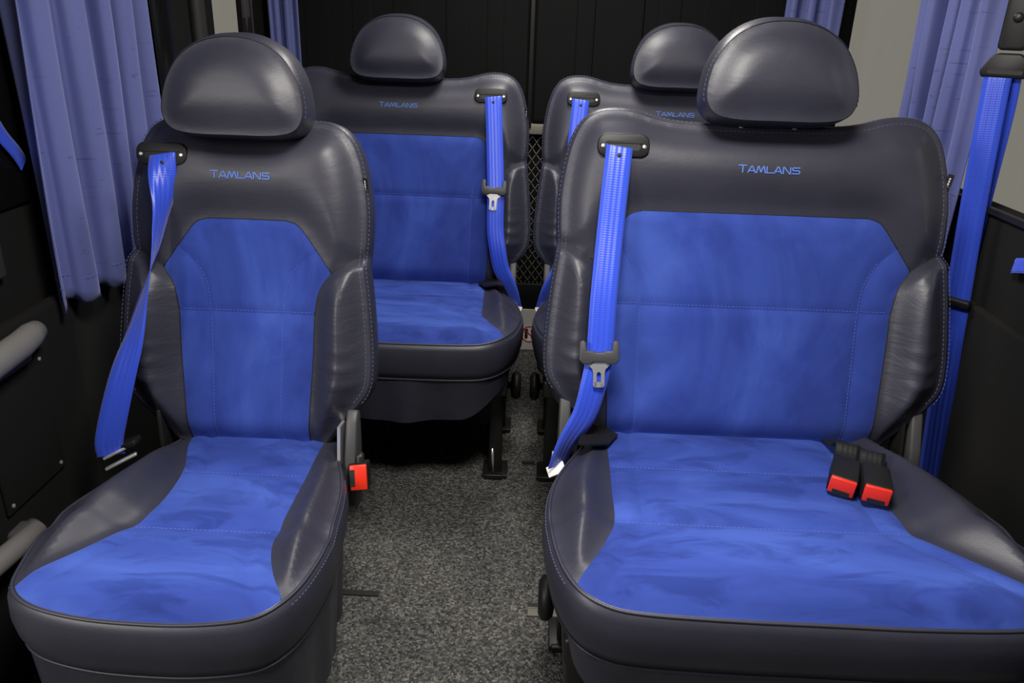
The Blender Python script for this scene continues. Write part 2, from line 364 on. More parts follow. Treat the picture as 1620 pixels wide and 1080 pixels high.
def make_seat(name, X0, Y0, ZJ, mx, narrow, cush, belt, extras, label, head_dx=.02):
    root = empty(name, (X0, Y0, 0)); tag(root, label, 'seat', 'van seats in two rows')
    s = .137 if narrow else 0.
    def tx(p):                                            # template point -> this width, mirrored if needed
        x, h = p; sg = 1 if x >= 0 else -1; a = abs(x)
        a = a - s if a >= .2 else a * (.2 - s) / .2
        return (sg * a * mx, h)
    C = lambda pts, st=.009: crom([tx(p) for p in pts], st)
    mir = lambda pts: [(-x, h) for x, h in pts][::-1]
    def place(Q, n):
        Q = np.atleast_2d(Q); n = np.broadcast_to(n, (len(Q),))
        return np.column_stack([Q[:, 0], Q[:, 1] * SR - n * CR, ZJ + Q[:, 1] * CR + n * SR])
    bp = lambda x, h, n: tuple(place([[x, h]], [n])[0])
    BN = (0, -CR, SR)
    # ---- backrest template (half outline, right side)
    top = [(0, .600), (.10, .601), (.16, .604), (.20, .611), (.232, .620), (.262, .624), (.292, .621), (.314, .608), (.331, .584), (.343, .550), (.352, .505), (.357, .455), (.356, .405), (.353, .376)]
    low = [(.353, .376), (.362, .31), (.369, .24), (.373, .17), (.369, .122), (.352, .092), (.32, .055), (.294, .018), (.280, -.004)]
    sr = [(.256, -.004), (.262, .09), (.267, .176), (.2695, .26)]
    sr2 = [(.2695, .26), (.279, .308), (.301, .343)]
    bt = [(.301, .343), (.325, .364), (.353, .376)]
    ch1 = [(.301, .343), (.272, .385)]
    ch2 = [(.272, .385), (.246, .421), (.232, .434), (.212, .440)]
    vs_lo = [(.206, -.004), (.208, .10), (.2105, .26)]
    vs_hi = [(.2105, .26), (.219, .315), (.241, .357), (.272, .385)]
    bottom_r = [(.256, -.004), (.280 + .007 * .4, -.004)]
    wd = lambda P: [(x + .007 if x > .31 else (x + .007 * (x - .26) / .05 if x > .26 else x), h) for x, h in P]
    top, low, bt = wd(top), wd(low), wd(bt[:2]) + [wd(top)[-1]]
    bt[0] = (.301, .343)
    full_top = mir(top[1:]) + top
    outl = ccw(join(C(full_top), C(low), C([low[-1], (0, -.006), (-low[-1][0], low[-1][1])]), C(mir(low))))
    def base(Q):
        Q = np.atleast_2d(Q); d = pdist(Q, outl)
        sadd = np.where(inside(Q, outl), 1, 1)
        ax = np.abs(Q[:, 0]) + s; hh = Q[:, 1]
        cr = np.exp(-((hh - .15) / .055) ** 2) * np.clip((ax - .285) / .03, 0, 1) * np.clip((.362 - ax) / .02, 0, 1)
        crease = -.0032 * cr * np.abs(np.sin((hh - .62 * ax + .02 * np.sin(40 * ax)) * math.pi / .034)) ** .7
        sst = lambda t: np.clip(t, 0, 1) ** 2 * (3 - 2 * np.clip(t, 0, 1))
        yb = np.interp(ax, [.262, .301, .325, .36], [.30, .343, .364, .376])
        lift = .022 * sst((ax - .262) / .055) * sst((yb - hh) / .022) * sst((hh + .005) / .09) - .004 * np.exp(-((hh - yb) / .007) ** 2) * sst((ax - .29) / .02)
        return crease + lift - .014 * np.exp(-(d / .028) ** 2) - .010 * np.exp(-((Q[:, 1] + .004) / .03) ** 2)
    V, F = rings(outl, [(0, 0), (.004, -.003), (.008, -.014), (.009, -.034), (.006, -.060), (-.003, -.086), (-.018, -.099), (-.034, -.103)], base, place)
    back = obj('backrest', V, F, 'leather', root)
    up_poly = ccw(join(C(full_top), C(bt[::-1]), C(ch1), C(ch2), C([(.212, .440), (0, .4405), (-.212, .440)]), C(mir(ch2)), C(mir(ch1)), C(mir(bt[::-1]))))
    up, up_s = patch('upper_panel', up_poly, base, .020, .045, 'leather', back, place, .009)
    bol = {}
    for sg in (1, -1):
        f = (lambda p: p) if sg == 1 else (lambda p: [(-x, h) for x, h in p])
        c_ = lambda p, st=.009: C(f(p), st)
        poly = ccw(join(c_(sr), c_(sr2), c_(bt), c_(low), c_(bottom_r[::-1])))
        bol[sg] = (patch('side_bolster', poly, base, .030, .045, 'leather_creased', back, place, .0065)[1], poly)
        patch('suede_panel', ccw(join(c_(sr), c_([(.2695, .26), (.2105, .26)]), c_(vs_lo[::-1]), c_([(.206, -.004), (.256, -.004)]))), base, .004, .010, 'suede', back, place, .009)
        patch('suede_panel', ccw(join(c_(vs_hi), c_(ch1[::-1]), c_(sr2[::-1]), c_([(.2695, .26), (.2105, .26)]))), base, .004, .010, 'suede', back, place, .009)
    patch('suede_panel', ccw(join(C(vs_lo), C([(.2105, .26), (-.2105, .26)]), C(mir(vs_lo)), C([(-.206, -.004), (.206, -.004)]))), base, .004, .010, 'suede', back, place, .010)
    patch('suede_panel', ccw(join(C(vs_hi), C(ch2), C([(.212, .440), (0, .4405), (-.212, .440)]), C(mir(ch2)), C(mir(vs_hi)), C([(-.2105, .26), (.2105, .26)]))), base, .004, .010, 'suede', back, place, .010)
    for sg in (1, -1):                                    # dark seam lines around the bolsters
        f = (lambda p: p) if sg == 1 else (lambda p: [(-x, h) for x, h in p])
        q = np.vstack([C(f(sr)), C(f(sr2)), C(f(bt))]); wl = MB(); wl.tube(list(map(tuple, place(q, base(q) + .0004))), .0011, 6); wl.build('seam_line', 'ink', back, smooth=True)
    q = np.vstack([C(ch1), C(ch2), C([(.212, .440), (0, .4405), (-.212, .440)]), C(mir(ch2)), C(mir(ch1))])
    wl = MB(); wl.tube(list(map(tuple, place(q, base(q) + .0004))), .0009, 6); wl.build('seam_line', 'ink', back, smooth=True)
    # stitching: twin rows along the outer seam, single rows on the suede seams
    rows = []
    nrm = offs(outl)
    for k_, dn in ((-.007, .0), (.006, .0)):
        q = outl + nrm * k_
        ok = q[:, 1] > .09
        idx = np.where(ok)[0]
        # walk contiguous run
        st = [i for i in idx if (i - 1) % len(q) not in set(idx)]
        st = st[0] if st else idx[0]; run = [(st + i) % len(q) for i in range(len(idx))]
        b = base(q[run]) + (.0025 if k_ < 0 else -.0022)
        if k_ < 0:
            pu = np.where(q[run][:, 1] > .376, .020 * (1 - math.exp(-(.007 / .045) ** 2)), .030 * (1 - math.exp(-(.007 / .045) ** 2)))
            b = base(q[run]) + pu + .0006
        rows.append(place(q[run], b))
    stitches('stitching', rows, 'stitch', back)
    rows = []
    for pts in (C([(-.262, .264), (0, .264), (.262, .264)]), C([(x - .004, h) for x, h in vs_lo]), C([(-x + .004, h) for x, h in vs_lo]), C([(x - .004, h) for x, h in vs_hi[:-1]]), C([(-x + .004, h) for x, h in vs_hi[:-1]])):
        rows.append(place(pts, base(pts) + .0012))
    stitches('suede_stitching', rows, 'stitch_blue', back, .00042, .004, .003)
    # embroidered name and woven tag
    lc = np.array([head_dx, .521])
    lettering('embroidered_name', 'TAMLANS', .0114, lc, lambda uv, e: up_s(uv) + np.array(BN) * e, 'logo', back)
    i = np.argmin(np.abs(outl[:, 1] - .507) + (outl[:, 0] * (1 if extras.get('tag', 1) > 0 else -1) < 0) * 9)
    tg = extras.get('tag', 1)
    p = np.array(place([outl[i] + nrm[i] * .004], base(outl[i:i + 1]) - .001)[0])
    fx = Matrix.Rotation(REC, 4, 'X') @ Matrix.Rotation(R(-35 * tg), 4, 'Z')
    wt = MB().box(p, (.011, .002, .036), fx).build('woven_tag', 'ink', back)
    mk = MB()
    for j in range(5): mk.box(Vector(p) + fx @ Vector((0, -.0014, .010 - j * .0052)), (.0026, .0006, .0034), fx)
    mk.box(Vector(p) + fx @ Vector((0, -.0014, -.0155)), (.0045, .0006, .0045), fx)
    mk.build('tag_print', 'label_white', back)
    # ---- headrest
    hx = head_dx; hb = .590 + extras.get('raise', 0)
    half = [(0, .0), (.060, .0), (.100, .004), (.122, .014), (.133, .036), (.132, .066), (.122, .100), (.101, .133), (.070, .156), (.035, .168), (0, .171)]
    hw_ = extras.get('hw', 1)
    ho = ccw(crom([(x * hw_, y) for x, y in half] + [(-x * hw_, y) for x, y in half[-2:0:-1]], .008, True))
    def hplace(Q, n):
        Q = np.atleast_2d(Q); n = np.broadcast_to(n, (len(Q),)).astype(float); y = Q[:, 1]
        return place(np.column_stack([Q[:, 0] + hx, hb + y]), n + .062 + y * .02)
    hcen = np.array([0, .080])
    def hfn(i, q, h):
        sc = [1, 1.012, 1.022, 1.026, 1.01, .95, .82, .5, .15][i]
        up_ = [0, .003, .010, .018, .022, .020, .014, .008, .006][i]
        return (q - hcen) * sc + hcen + np.column_stack([np.zeros(len(q)), up_ * np.clip(q[:, 1] / .169, 0, 1)]), h
    V, F = rings(ho, [(0, 0), (0, -.004), (0, -.022), (0, -.052), (0, -.084), (0, -.110), (0, -.126), (0, -.134), (0, -.136)], lambda Q: np.zeros(len(Q)), hplace, True, hfn)
    head = obj('headrest', V, F, 'leather', root)
    patch('front_panel', ho, lambda Q: np.full(len(Q), -.002), .020, .036, 'leather', head, hplace, .008)
    hn = offs(ho); q = (ho + hn * .001)[ho[:, 1] > .03]; ang = np.arctan2(q[:, 1] - .06, q[:, 0]); q = q[np.argsort((ang + math.pi / 2 + .6) % (2 * math.pi))]
    stitches('stitching', [hplace((q - hcen) * 1.020 + hcen, -.009)], 'stitch', head, .0005)
    for dx in (-.05, .05): MB().tube([bp(hx + dx, .56, -.03), bp(hx + dx, .64, -.01)], .006, 10).build('headrest_post', 'chrome', head, smooth=True)
    # ---- cushion
    co = ccw(crom(np.array(cush['outline']) * [1, .975], .010, True) * [mx, 1])
    fmx = lambda x: x * mx
    Zc = ZJ
    def cplace(Q, n):
        Q = np.atleast_2d(Q); n = np.broadcast_to(n, (len(Q),)); return np.column_stack([Q[:, 0], -Q[:, 1], Zc + n])
    dmax = co[:, 1].max()
    def cbase(Q):
        Q = np.atleast_2d(Q); d = Q[:, 1]; e = pdist(Q, co)
        r = np.clip(d - (dmax - .055), 0, None)
        return .078 * d - .003 - 5.0 * r * r - .008 * np.exp(-(e / .016) ** 2) - .006 * np.exp(-((d - .20) / .1) ** 2) - .006 * np.exp(-((d - .302) / .022) ** 2)
    bandr = [(0, 0), (.007, -.004), (.012, -.016), (.014, -.045), (.010, -.074), (.002, -.096)]
    V, F = rings(co, bandr, cbase, cplace, True)
    cu = obj('cushion', V, F, 'leather', root)
    rnd = random.Random(int(X0 * 100) + 300); ph = [rnd.uniform(0, 6) for _ in range(4)]
    def sfn(i, q, h):
        k = i / 4; u = np.arctan2(q[:, 1] - .25, q[:, 0])
        wv = (np.sin(u * 9 + ph[0]) * .5 + np.sin(u * 17 + ph[1]) * .3) * .012 * k
        nn = offs(ccw(q)); lo = -.018 * k * (np.sin(q[:, 0] * 9 + ph[2]) * .5 + .5)
        if not narrow: lo = lo + .075 * k * np.clip((np.abs(q[:, 0]) - .235) / .11, 0, 1) ** 1.5
        if narrow: lo = lo - .09 * k * np.clip((q[:, 0] - .02) / .18, 0, 1) + .01 * k
        return q + nn * wv[:, None], h + lo
    V, F = rings(co, [(.001, -.096), (-.001, -.104), (-.005, -.134), (-.010, -.175), (-.014, -.205)], cbase, cplace, False, sfn)
    obj('skirt', V, F, 'skirt', cu)
    mbp = MB(); P3 = cplace(co + offs(co) * .004, cbase(co) - .001); mbp.tube(list(map(tuple, P3)) + [tuple(P3[0])], .0026, 6, False)
    mbp.build('piping', 'leather', cu, smooth=True)
    mbp = MB(); P3 = cplace(co + offs(co) * .003, cbase(co) - .096); mbp.tube(list(map(tuple, P3)) + [tuple(P3[0])], .0022, 6, False)
    mbp.build('lower_piping', 'leather', cu, smooth=True)
    SLp, SRp = np.array(cush['sl']), np.array(cush['sr'])
    SLc, SRc = crom(SLp, .006), crom(SRp, .006)
    fl = lambda d: np.interp(d, SLc[:, 1], SLc[:, 0]); fr_ = lambda d: np.interp(d, SRc[:, 1], SRc[:, 0])
    o1 = co * [mx, 1]                                     # un-mirrored outline
    fi = o1[(o1[:, 1] > .40)]; fi = fi[np.argsort(fi[:, 0])]
    fd = lambda x: np.interp(x, fi[:, 0], fi[:, 1])
    sw = cush['strip']
    vl = lambda d: fl(d) + sw; vr = lambda d: fr_(d) - sw
    rowsd = [cush['rear'], .118, .306, None]
    def side(f, d0, d1):                                  # points of a column edge from d0 to d1 (None: to the front edge)
        if d1 is None:
            ds = np.arange(d0, .60, .002); ok = [d for d in ds if d < fd(f(d))]; d1 = ok[-1]; e = (f(d1), fd(f(d1)))
            ds = np.linspace(d0, d1 - .006, max(3, int((d1 - d0) / .009))); return [(f(d), d) for d in ds] + [e]
        ds = np.linspace(d0, d1, max(3, int((d1 - d0) / .009))); return [(f(d), d) for d in ds]
    for k in range(3):
        for fa, fb in ((fl, vl), (vl, vr), (vr, fr_)):
            a = side(fa, rowsd[k], rowsd[k + 1]); b = side(fb, rowsd[k], rowsd[k + 1])
            mid = [] if k < 2 else [tuple(p) for p in fi if a[-1][0] + .003 < p[0] < b[-1][0] - .003]
            lo = [(x, rowsd[k]) for x in np.linspace(b[0][0], a[0][0], max(2, int((b[0][0] - a[0][0]) / .01)))]
            hi = mid if k == 2 else [(x, rowsd[k + 1]) for x in np.linspace(a[-1][0], b[-1][0], max(2, int((b[-1][0] - a[-1][0]) / .01)))]
            poly = ccw(join(a, hi, b[::-1], lo) * [mx, 1])
            patch('suede_panel', poly, cbase, .005, .012, 'suede_seat', cu, cplace, .010)
    for sg, f in ((-1, fl), (1, fr_)):
        ed = side(f, rowsd[0], None)
        oo = o1[(o1[:, 0] * sg > 0) & (o1[:, 1] > rowsd[0] + .004) & ((o1[:, 1] < ed[-1][1] - .002) | (np.abs(o1[:, 0]) > abs(ed[-1][0]) + .002))]
        oo = oo[np.argsort(oo[:, 1])]
        oo = oo[np.abs(oo[:, 0]) > np.abs(np.array([f(d) for d in oo[:, 1]])) + .003]
        poly = ccw(join(ed, oo[::-1]) * [mx, 1])
        patch('side_bolster', poly, cbase, cush.get('puff', .05), .05, 'leather', cu, cplace, .009)
    rows = []
    nn = offs(co)
    for kk, dz in ((-.007, .0016), (.010, -.010)):
        q = co + nn * kk; sel = np.where((co[:, 1] > .10) & (co[:, 1] < .475))[0]
        for sgn in (1, -1):
            ix = [i for i in sel if co[i, 0] * sgn > 0]; ix = sorted(ix, key=lambda i: co[i, 1])
            rows.append(cplace(q[ix], cbase(co[ix]) + dz))
    stitches('stitching', rows, 'stitch', cu)
    rows = []
    for d in (.122, .310):
        xs = np.linspace(fl(d) + .006, fr_(d) - .006, 50); q = np.column_stack([xs * mx, np.full(50, d)]); rows.append(cplace(q, cbase(q) + .0014))
    stitches('suede_stitching', rows, 'stitch_blue', cu, .00042, .004, .003)
    # ---- frame, legs
    w2 = .345 - s - (.05 if narrow else 0); sk = .045 if narrow else 0
    MB().box((cush.get('cx', 0) * mx, -.24, ZJ - .135), (2 * w2, .40, .05)).build('base_frame', 'metal_dark', root, .006)
    for lx in (-w2 + .03, w2 - .03):
        for ly in (-.33, -.06):
            lg = MB().box((lx, ly, (ZJ - .15) / 2 + .006), (.036, .05, ZJ - .16)).build('leg', 'metal_dark', root, .004)
            ft = MB().box((lx, ly, .006), (.07, .085, .012)); ft.box((lx - .004, ly - .045, .010), (.052, .012, .014)); ft.build('foot', 'metal_dark', lg, .002)
            if ly < -.2: MB().tube([(lx + .004 * mx, ly - .032, .016), (lx + .008 * mx, ly - .029, .09)], .0035, 8).build('lock_pin', 'chrome', lg, smooth=True)
    if not narrow:
        q = np.array([(-.318, .085), (-.300, .10), (-.258, .055), (-.236, .012), (-.26, -.03), (-.30, -.01)]) * [mx, 1]; q = ccw(q)
        lo_ = cplace(q, cbase(q) + .030 - np.array([abs(p[0]) < .27 for p in q]) * .020); mf = MB(); k = len(q)
        mf.add([tuple(p) for p in lo_] + [tuple(p + np.array([0, 0, .004])) for p in lo_], [tuple(range(k)), tuple(range(k, 2 * k))] + [(i, (i + 1) % k, k + (i + 1) % k, k + i) for i in range(k)])
        mf.build('tuck_flap', 'plastic', cu)
    # recliner mechanism: a side plate, cover and knob at each hinge the photo shows
    for sd in extras['covers']:
        xo = (.322 - s + (.012 if narrow else 0)) * sd
        q = [(-.035, -.11), (.030, -.11), (.034, -.04), (.026, .03), (.016, .085), (-.004, .092), (-.02, .07), (-.034, 0)]
        mtx = Matrix.Translation((xo + .018 * sd, -.015 if narrow else .02, ZJ - .005)) @ Matrix.Rotation(-REC * .6, 4, 'X') @ Matrix(((0, 0, 1, 0), (1, 0, 0, 0), (0, 1, 0, 0), (0, 0, 0, 1)))
        cv = MB().prism(q, -.011, .011, mtx).build('recliner_cover', 'plastic_grey', root, .005, seg=3)
        pl = MB().prism([(-.03, -.12), (.03, -.12), (.02, .06), (-.02, .06)], -.003, .003, Matrix.Translation((-.024 * sd, 0, .0)) @ mtx).build('hinge_plate', 'chrome' if narrow else 'metal_dark', cv)
    for sd in extras.get('knobs', []):
        kb = MB().lathe([(.008, -.05), (.010, -.006), (.034, -.002), (.042, .008), (.041, .018), (.030, .025)], (0, 0, 0), Matrix.Translation((sd * (.354 - s), -.185, ZJ - .245)) @ Matrix.Rotation(R(90 * sd), 4, 'Y'), 24)
        kb.build('adjuster_knob', 'plastic', root, smooth=True)
    # ---- belt guide in the backrest
    if belt:
        gx, gh = belt['guide']; gx *= mx
        pc = up_s([[gx, gh]])[0] + np.array(BN) * .003
        fx = Matrix.Translation(pc) @ Matrix.Rotation(R(90) - REC, 4, 'X')
        g = MB().prism(rrect(.096, .042, .017), -.010, .004, fx).build('belt_guide', 'plastic', root, .0025)
        MB().prism(rrect(.062, .013, .006), .0, .0046, fx @ Matrix.Translation((0, -.003, 0))).build('slot', 'ink', g)
        MB().prism(rrect(.066, .004, .002), .003, .0062, fx @ Matrix.Translation((0, .0055, 0))).build('slot_lip', 'plastic', g)
        for dx in (-.038, .038): MB().lathe([(.0035, .003), (.0035, .0052), (.002, .0058)], (0, 0, 0), fx @ Matrix.Translation((dx, -.002, 0)), 12).build('screw', 'chrome', g)
        pts = [bp(x * mx, h, n) for x, h, n in belt['path']]
        w = belt.get('width', [.049] * len(pts)); an = [a * mx for a in belt['twist']]
        wb = ribbon('seat_belt', pts, w, [BN] * len(pts), an, 'belt', root)
        sb = np.array(pts[0]) + np.array(BN) * .0
        q = np.array(bp((belt['path'][1][0]) * mx, belt['path'][1][1] - .012, belt['path'][1][2] + .0015))
        MB().lathe([(.0042, 0), (.0042, .002), (.002, .003)], q, Matrix.Rotation(R(90) - REC, 4, 'X'), 12).build('stop_stud', 'ink', wb)
        if 'tongue' in belt: tongue(wb, bp, belt['tongue'], mx)
        if belt.get('end'):
            e = np.array(pts[-1]); MB().box(e + np.array([-.002 * mx, -.006, -.004]), (.036, .003, .022), Matrix.Rotation(R(-28 * mx), 4, 'Y') @ Matrix.Rotation(R(-50), 4, 'X')).build('end_label', 'label_white', wb, .001)
    return root, bp, cplace, cbase
def tongue(parent, bp, spec, mx):
    x, h, n, rot = spec
    fx = Matrix.Translation(bp(x * mx, h, n)) @ Matrix.Rotation(R(90) - REC, 4, 'X') @ Matrix.Rotation(R(rot * mx), 4, 'Z')
    grip = [(-.036, .022), (-.030, .026), (-.024, .022), (-.024, .006), (-.010, .006), (-.008, .003), (.008, .003), (.010, .006), (.024, .006), (.024, .022), (.030, .026), (.036, .022), (.037, -.010), (.030, -.018), (.016, -.018), (.012, -.014), (-.012, -.014), (-.016, -.018), (-.030, -.018), (-.037, -.010)]
    MB().prism(grip, -.002, .009, fx).build('tongue_grip', 'plastic_grey', parent, .0018)
    bl = MB()
    L_ = [(-.024, -.012), (-.020, -.020), (-.012, -.028), (-.0105, -.036), (-.0105, -.058), (-.008, -.062), (-.004, -.062), (-.004, -.040), (-.004, -.036), (-.001, -.033), (0, -.033), (0, -.012)]
    bl.prism(L_, .002, .0045, fx); bl.prism([(-a, b) for a, b in L_][::-1], .002, .0045, fx); bl.prism([(-.008, -.052), (.008, -.052), (.008, -.062), (-.008, -.062)], .002, .0045, fx)
    bl.build('tongue_blade', 'chrome', parent)
def buckle(parent, fx, strap_pts=None, strap_n=None, size=(.046, .078, .034), button=True):
    w, l, t = size                                        # fx: origin at the mouth, +y towards the strap, z out of the face
    body = MB().prism(rrect(w, l, .006, 3), -t / 2, t / 2, fx @ Matrix.Translation((0, l / 2, 0))).build('buckle', 'plastic', parent, .003)
    fr = MB().prism([(-w / 2 + .002, -.005), (w / 2 - .002, -.005), (w / 2 - .002, .006), (-w / 2 + .002, .006)], -t / 2 + .003, t / 2 - .001, fx).build('red_button', 'red', body, .002)
    MB().box((0, 0, 0), (w * .5, .006, t * .28)).v
    sl = MB(); sl.prism([(-w * .30, -.0062), (w * .30, -.0062), (w * .30, -.002), (-w * .30, -.002)], -t * .42, -t * .16, fx); sl.build('mouth', 'ink', body)
    if strap_pts: ribbon('strap', strap_pts, [.044] * len(strap_pts), strap_n, [0] * len(strap_pts), 'belt_black', body, .002)
    return body

def sym(o): return o
WIDE = dict(outline=[(-.262, -.07), (0, -.075), (.262, -.07), (.284, -.03), (.300, .03), (.330, .10), (.354, .17), (.366, .25), (.366, .33), (.358, .41), (.344, .468), (.326, .500), (.292, .521), (.24, .529), (.12, .533), (0, .533), (-.12, .533), (-.24, .530), (-.292, .522), (-.326, .501), (-.344, .468), (-.358, .41), (-.366, .33), (-.366, .25), (-.354, .17), (-.330, .10), (-.300, .03), (-.284, -.03)],
            sl=[(-.255, -.06), (-.258, .02), (-.260, .113), (-.264, .22), (-.268, .309), (-.286, .372), (-.312, .432), (-.338, .482), (-.35, .53)],
            sr=[(.215, -.06), (.212, .02), (.205, .14), (.200, .242), (.203, .306), (.222, .345), (.262, .392), (.306, .444), (.338, .485), (.35, .53)],
            strip=.045, rear=-.055)
NARROW = dict(outline=[(-.13, -.07), (0, -.075), (.155, -.07), (.168, -.03), (.180, .02), (.200, .08), (.218, .15), (.230, .25), (.238, .34), (.236, .40), (.228, .455), (.214, .492), (.188, .516), (.145, .527), (.08, .533), (0, .533), (-.06, .529), (-.115, .519), (-.150, .504), (-.172, .480), (-.188, .435), (-.208, .354), (-.217, .256), (-.201, .159), (-.178, .075), (-.156, .017), (-.140, -.03)],
              sl=[(-.128, -.06), (-.112, .018), (-.082, .107), (-.071, .193), (-.072, .279), (-.095, .343), (-.126, .399), (-.155, .445), (-.178, .498), (-.19, .54)],
              sr=[(.146, -.06), (.148, .032), (.151, .116), (.152, .2), (.158, .3), (.166, .365), (.190, .43), (.219, .482), (.23, .53)],
              strip=.040, rear=-.055, cx=.01, puff=.052)
belt_w = dict(guide=(-.256, .556), path=[(-.262, .553, .010), (-.264, .549, .026), (-.274, .404, .042), (-.282, .275, .064), (-.285, .17, .068), (-.294, .107, .068), (-.307, .052, .060), (-.336, -.005, .050), (-.352, -.056, .030)],
              twist=[0, 0, 0, 0, 0, 8, 18, 38, 48], end=True)
b_tongue = dict(belt_w, tongue=(-.286, .172, .072, 2))
c_tongue = dict(belt_w, tongue=(-.277, .285, .066, 2))
d_tongue = dict(belt_w, tongue=(-.285, .262, .068, 2))
seatB, bpB, cpB, cbB = make_seat('wide_seat', .417, 1.374, .45, 1, False, WIDE, b_tongue, dict(covers=[-1, 1], knobs=[-1], tag=1, **{'raise': .013}),
    'wide navy leather and blue suede seat in front with two red buckles on its cushion', head_dx=.016)
seatC, *_ = make_seat('wide_seat', -.396, 2.2925, .45, -1, False, WIDE, c_tongue, dict(covers=[1], knobs=[1], tag=1),
    'wide blue suede seat in the back row, half hidden behind the narrow seat', head_dx=-.016)
seatD, *_ = make_seat('wide_seat', .388, 2.2925, .45, 1, False, WIDE, d_tongue, dict(covers=[-1], knobs=[-1], tag=1),
    'back row seat mostly hidden behind the wide front seat with red buckles', head_dx=.014)
belt_a = dict(guide=(-.155 , .556), path=[(-.152, .556, .008), (-.151, .550, .024), (-.147, .467, .036), (-.152, .402, .046), (-.156, .352, .062), (-.167, .299, .070), (-.184, .215, .078), (-.209, .132, .080), (-.240, .020, .070), (-.244, -.02, .060)],
              twist=[0, 0, 68, 92, 110, 128, 154, 180, 205, 212])
seatA, bpA, cpA, cbA = make_seat('narrow_seat', -.55, 1.3624, .4065, 1, True, NARROW, belt_a, dict(covers=[1], tag=1, hw=.965),
    'narrow single seat beside the left wall, with a twisted blue belt across its bolster', head_dx=-.005)

# ---- things fixed to the front seats: buckles
def frame(o, y_dir, z_dir):
    y = Vector(y_dir).normalized(); z = Vector(z_dir); z = (z - y * z.dot(y)).normalized(); x = y.cross(z)
    return Matrix.Translation(o) @ Matrix(((x.x, y.x, z.x, 0), (x.y, y.y, z.y, 0), (x.z, y.z, z.z, 0), (0, 0, 0, 1)))
def on_cush(cp, cb, x, d, up): q = np.array([[x, d]]); return Vector(cp(q, cb(q) + up)[0])
for (mo, tl, up) in (((.126, .202), (.170, .100), .026), ((.172, .232), (.204, .128), .028)):
    a = on_cush(cpB, cbB, *mo, up); b = on_cush(cpB, cbB, *tl, up + .006)
    c = on_cush(cpB, cbB, tl[0] + .010, tl[1] - .028, .044); e = on_cush(cpB, cbB, tl[0] + .016, tl[1] - .062, .022); g = on_cush(cpB, cbB, tl[0] + .020, tl[1] - .13, .004)
    fx = frame(a, b - a, (0, -.25, 1)); d_ = (b - a).normalized()
    buckle(seatB, fx, [tuple(a + d_ * .070), tuple(b + d_ * .004), tuple(c), tuple(e), tuple(g)], [(0, -.2, 1)] * 5)
fx = frame((.236, -.075, .385), (-.12, 1, -.45), (1, .15, .05))
buckle(seatA, fx, None, None, (.052, .070, .036))
MB().tube([(.236, -.05, .42), (.225, -.02, .33), (.20, .0, .27)], .008, 8).build('buckle_stalk', 'metal_dark', seatA, smooth=True)
# latched chrome hardware where the narrow seat's belt ends
hw = empty('belt_anchor', (0, 0, 0)); hw.parent = seatA
for k, (dx, dy, dz) in enumerate(((0, 0, 0), (.012, -.018, -.012))):
    MB().box((-.232 + dx, -.055 + dy, .408 + dz), (.062, .012, .006), Matrix.Rotation(R(-24), 4, 'Y') @ Matrix.Rotation(R(25), 4, 'Z')).build('anchor_bar', 'chrome', hw, .002)
MB().box((-.222, -.040, .416), (.050, .030, .012), Matrix.Rotation(R(-22), 4, 'Y')).build('anchor_cover', 'plastic', hw, .003)
MB().prism([(-.03, -.1), (.025, -.1), (.02, .07), (-.02, .07)], -.004, .004, Matrix.Translation((-.172, .02, .40)) @ Matrix(((0, 0, 1, 0), (1, 0, 0, 0), (0, 1, 0, 0), (0, 0, 0, 1)))).build('hinge_plate', 'metal_dark', seatA, .001)
# floor tracks the seats are clamped to
def track(name, x0, x1, y, label, m='ink'):
    o = empty(name, ((x0 + x1) / 2, y, 0)); tag(o, label, 'floor track')
    MB().box((0, .012, .0015), (x1 - x0, .016, .003)).build('slot', 'ink', o)
    if m != 'ink': MB().box((0, -.010, .0025), (x1 - x0, .024, .005)).build('plate', m, o, .001); MB().box((0, .002, .002), (x1 - x0, .003, .008)).build('lip', 'frame_grey', o)
    return o
track('floor_track', .022, .30, 1.39, 'grey metal floor track beside the front leg of the wide seat', 'frame_grey')
track('floor_track', -.50, -.312, 1.405, 'black floor slot beside the narrow seat in the carpet')
track('floor_track', -.005, .032, 2.0, 'short black floor slot in the aisle before the back row')

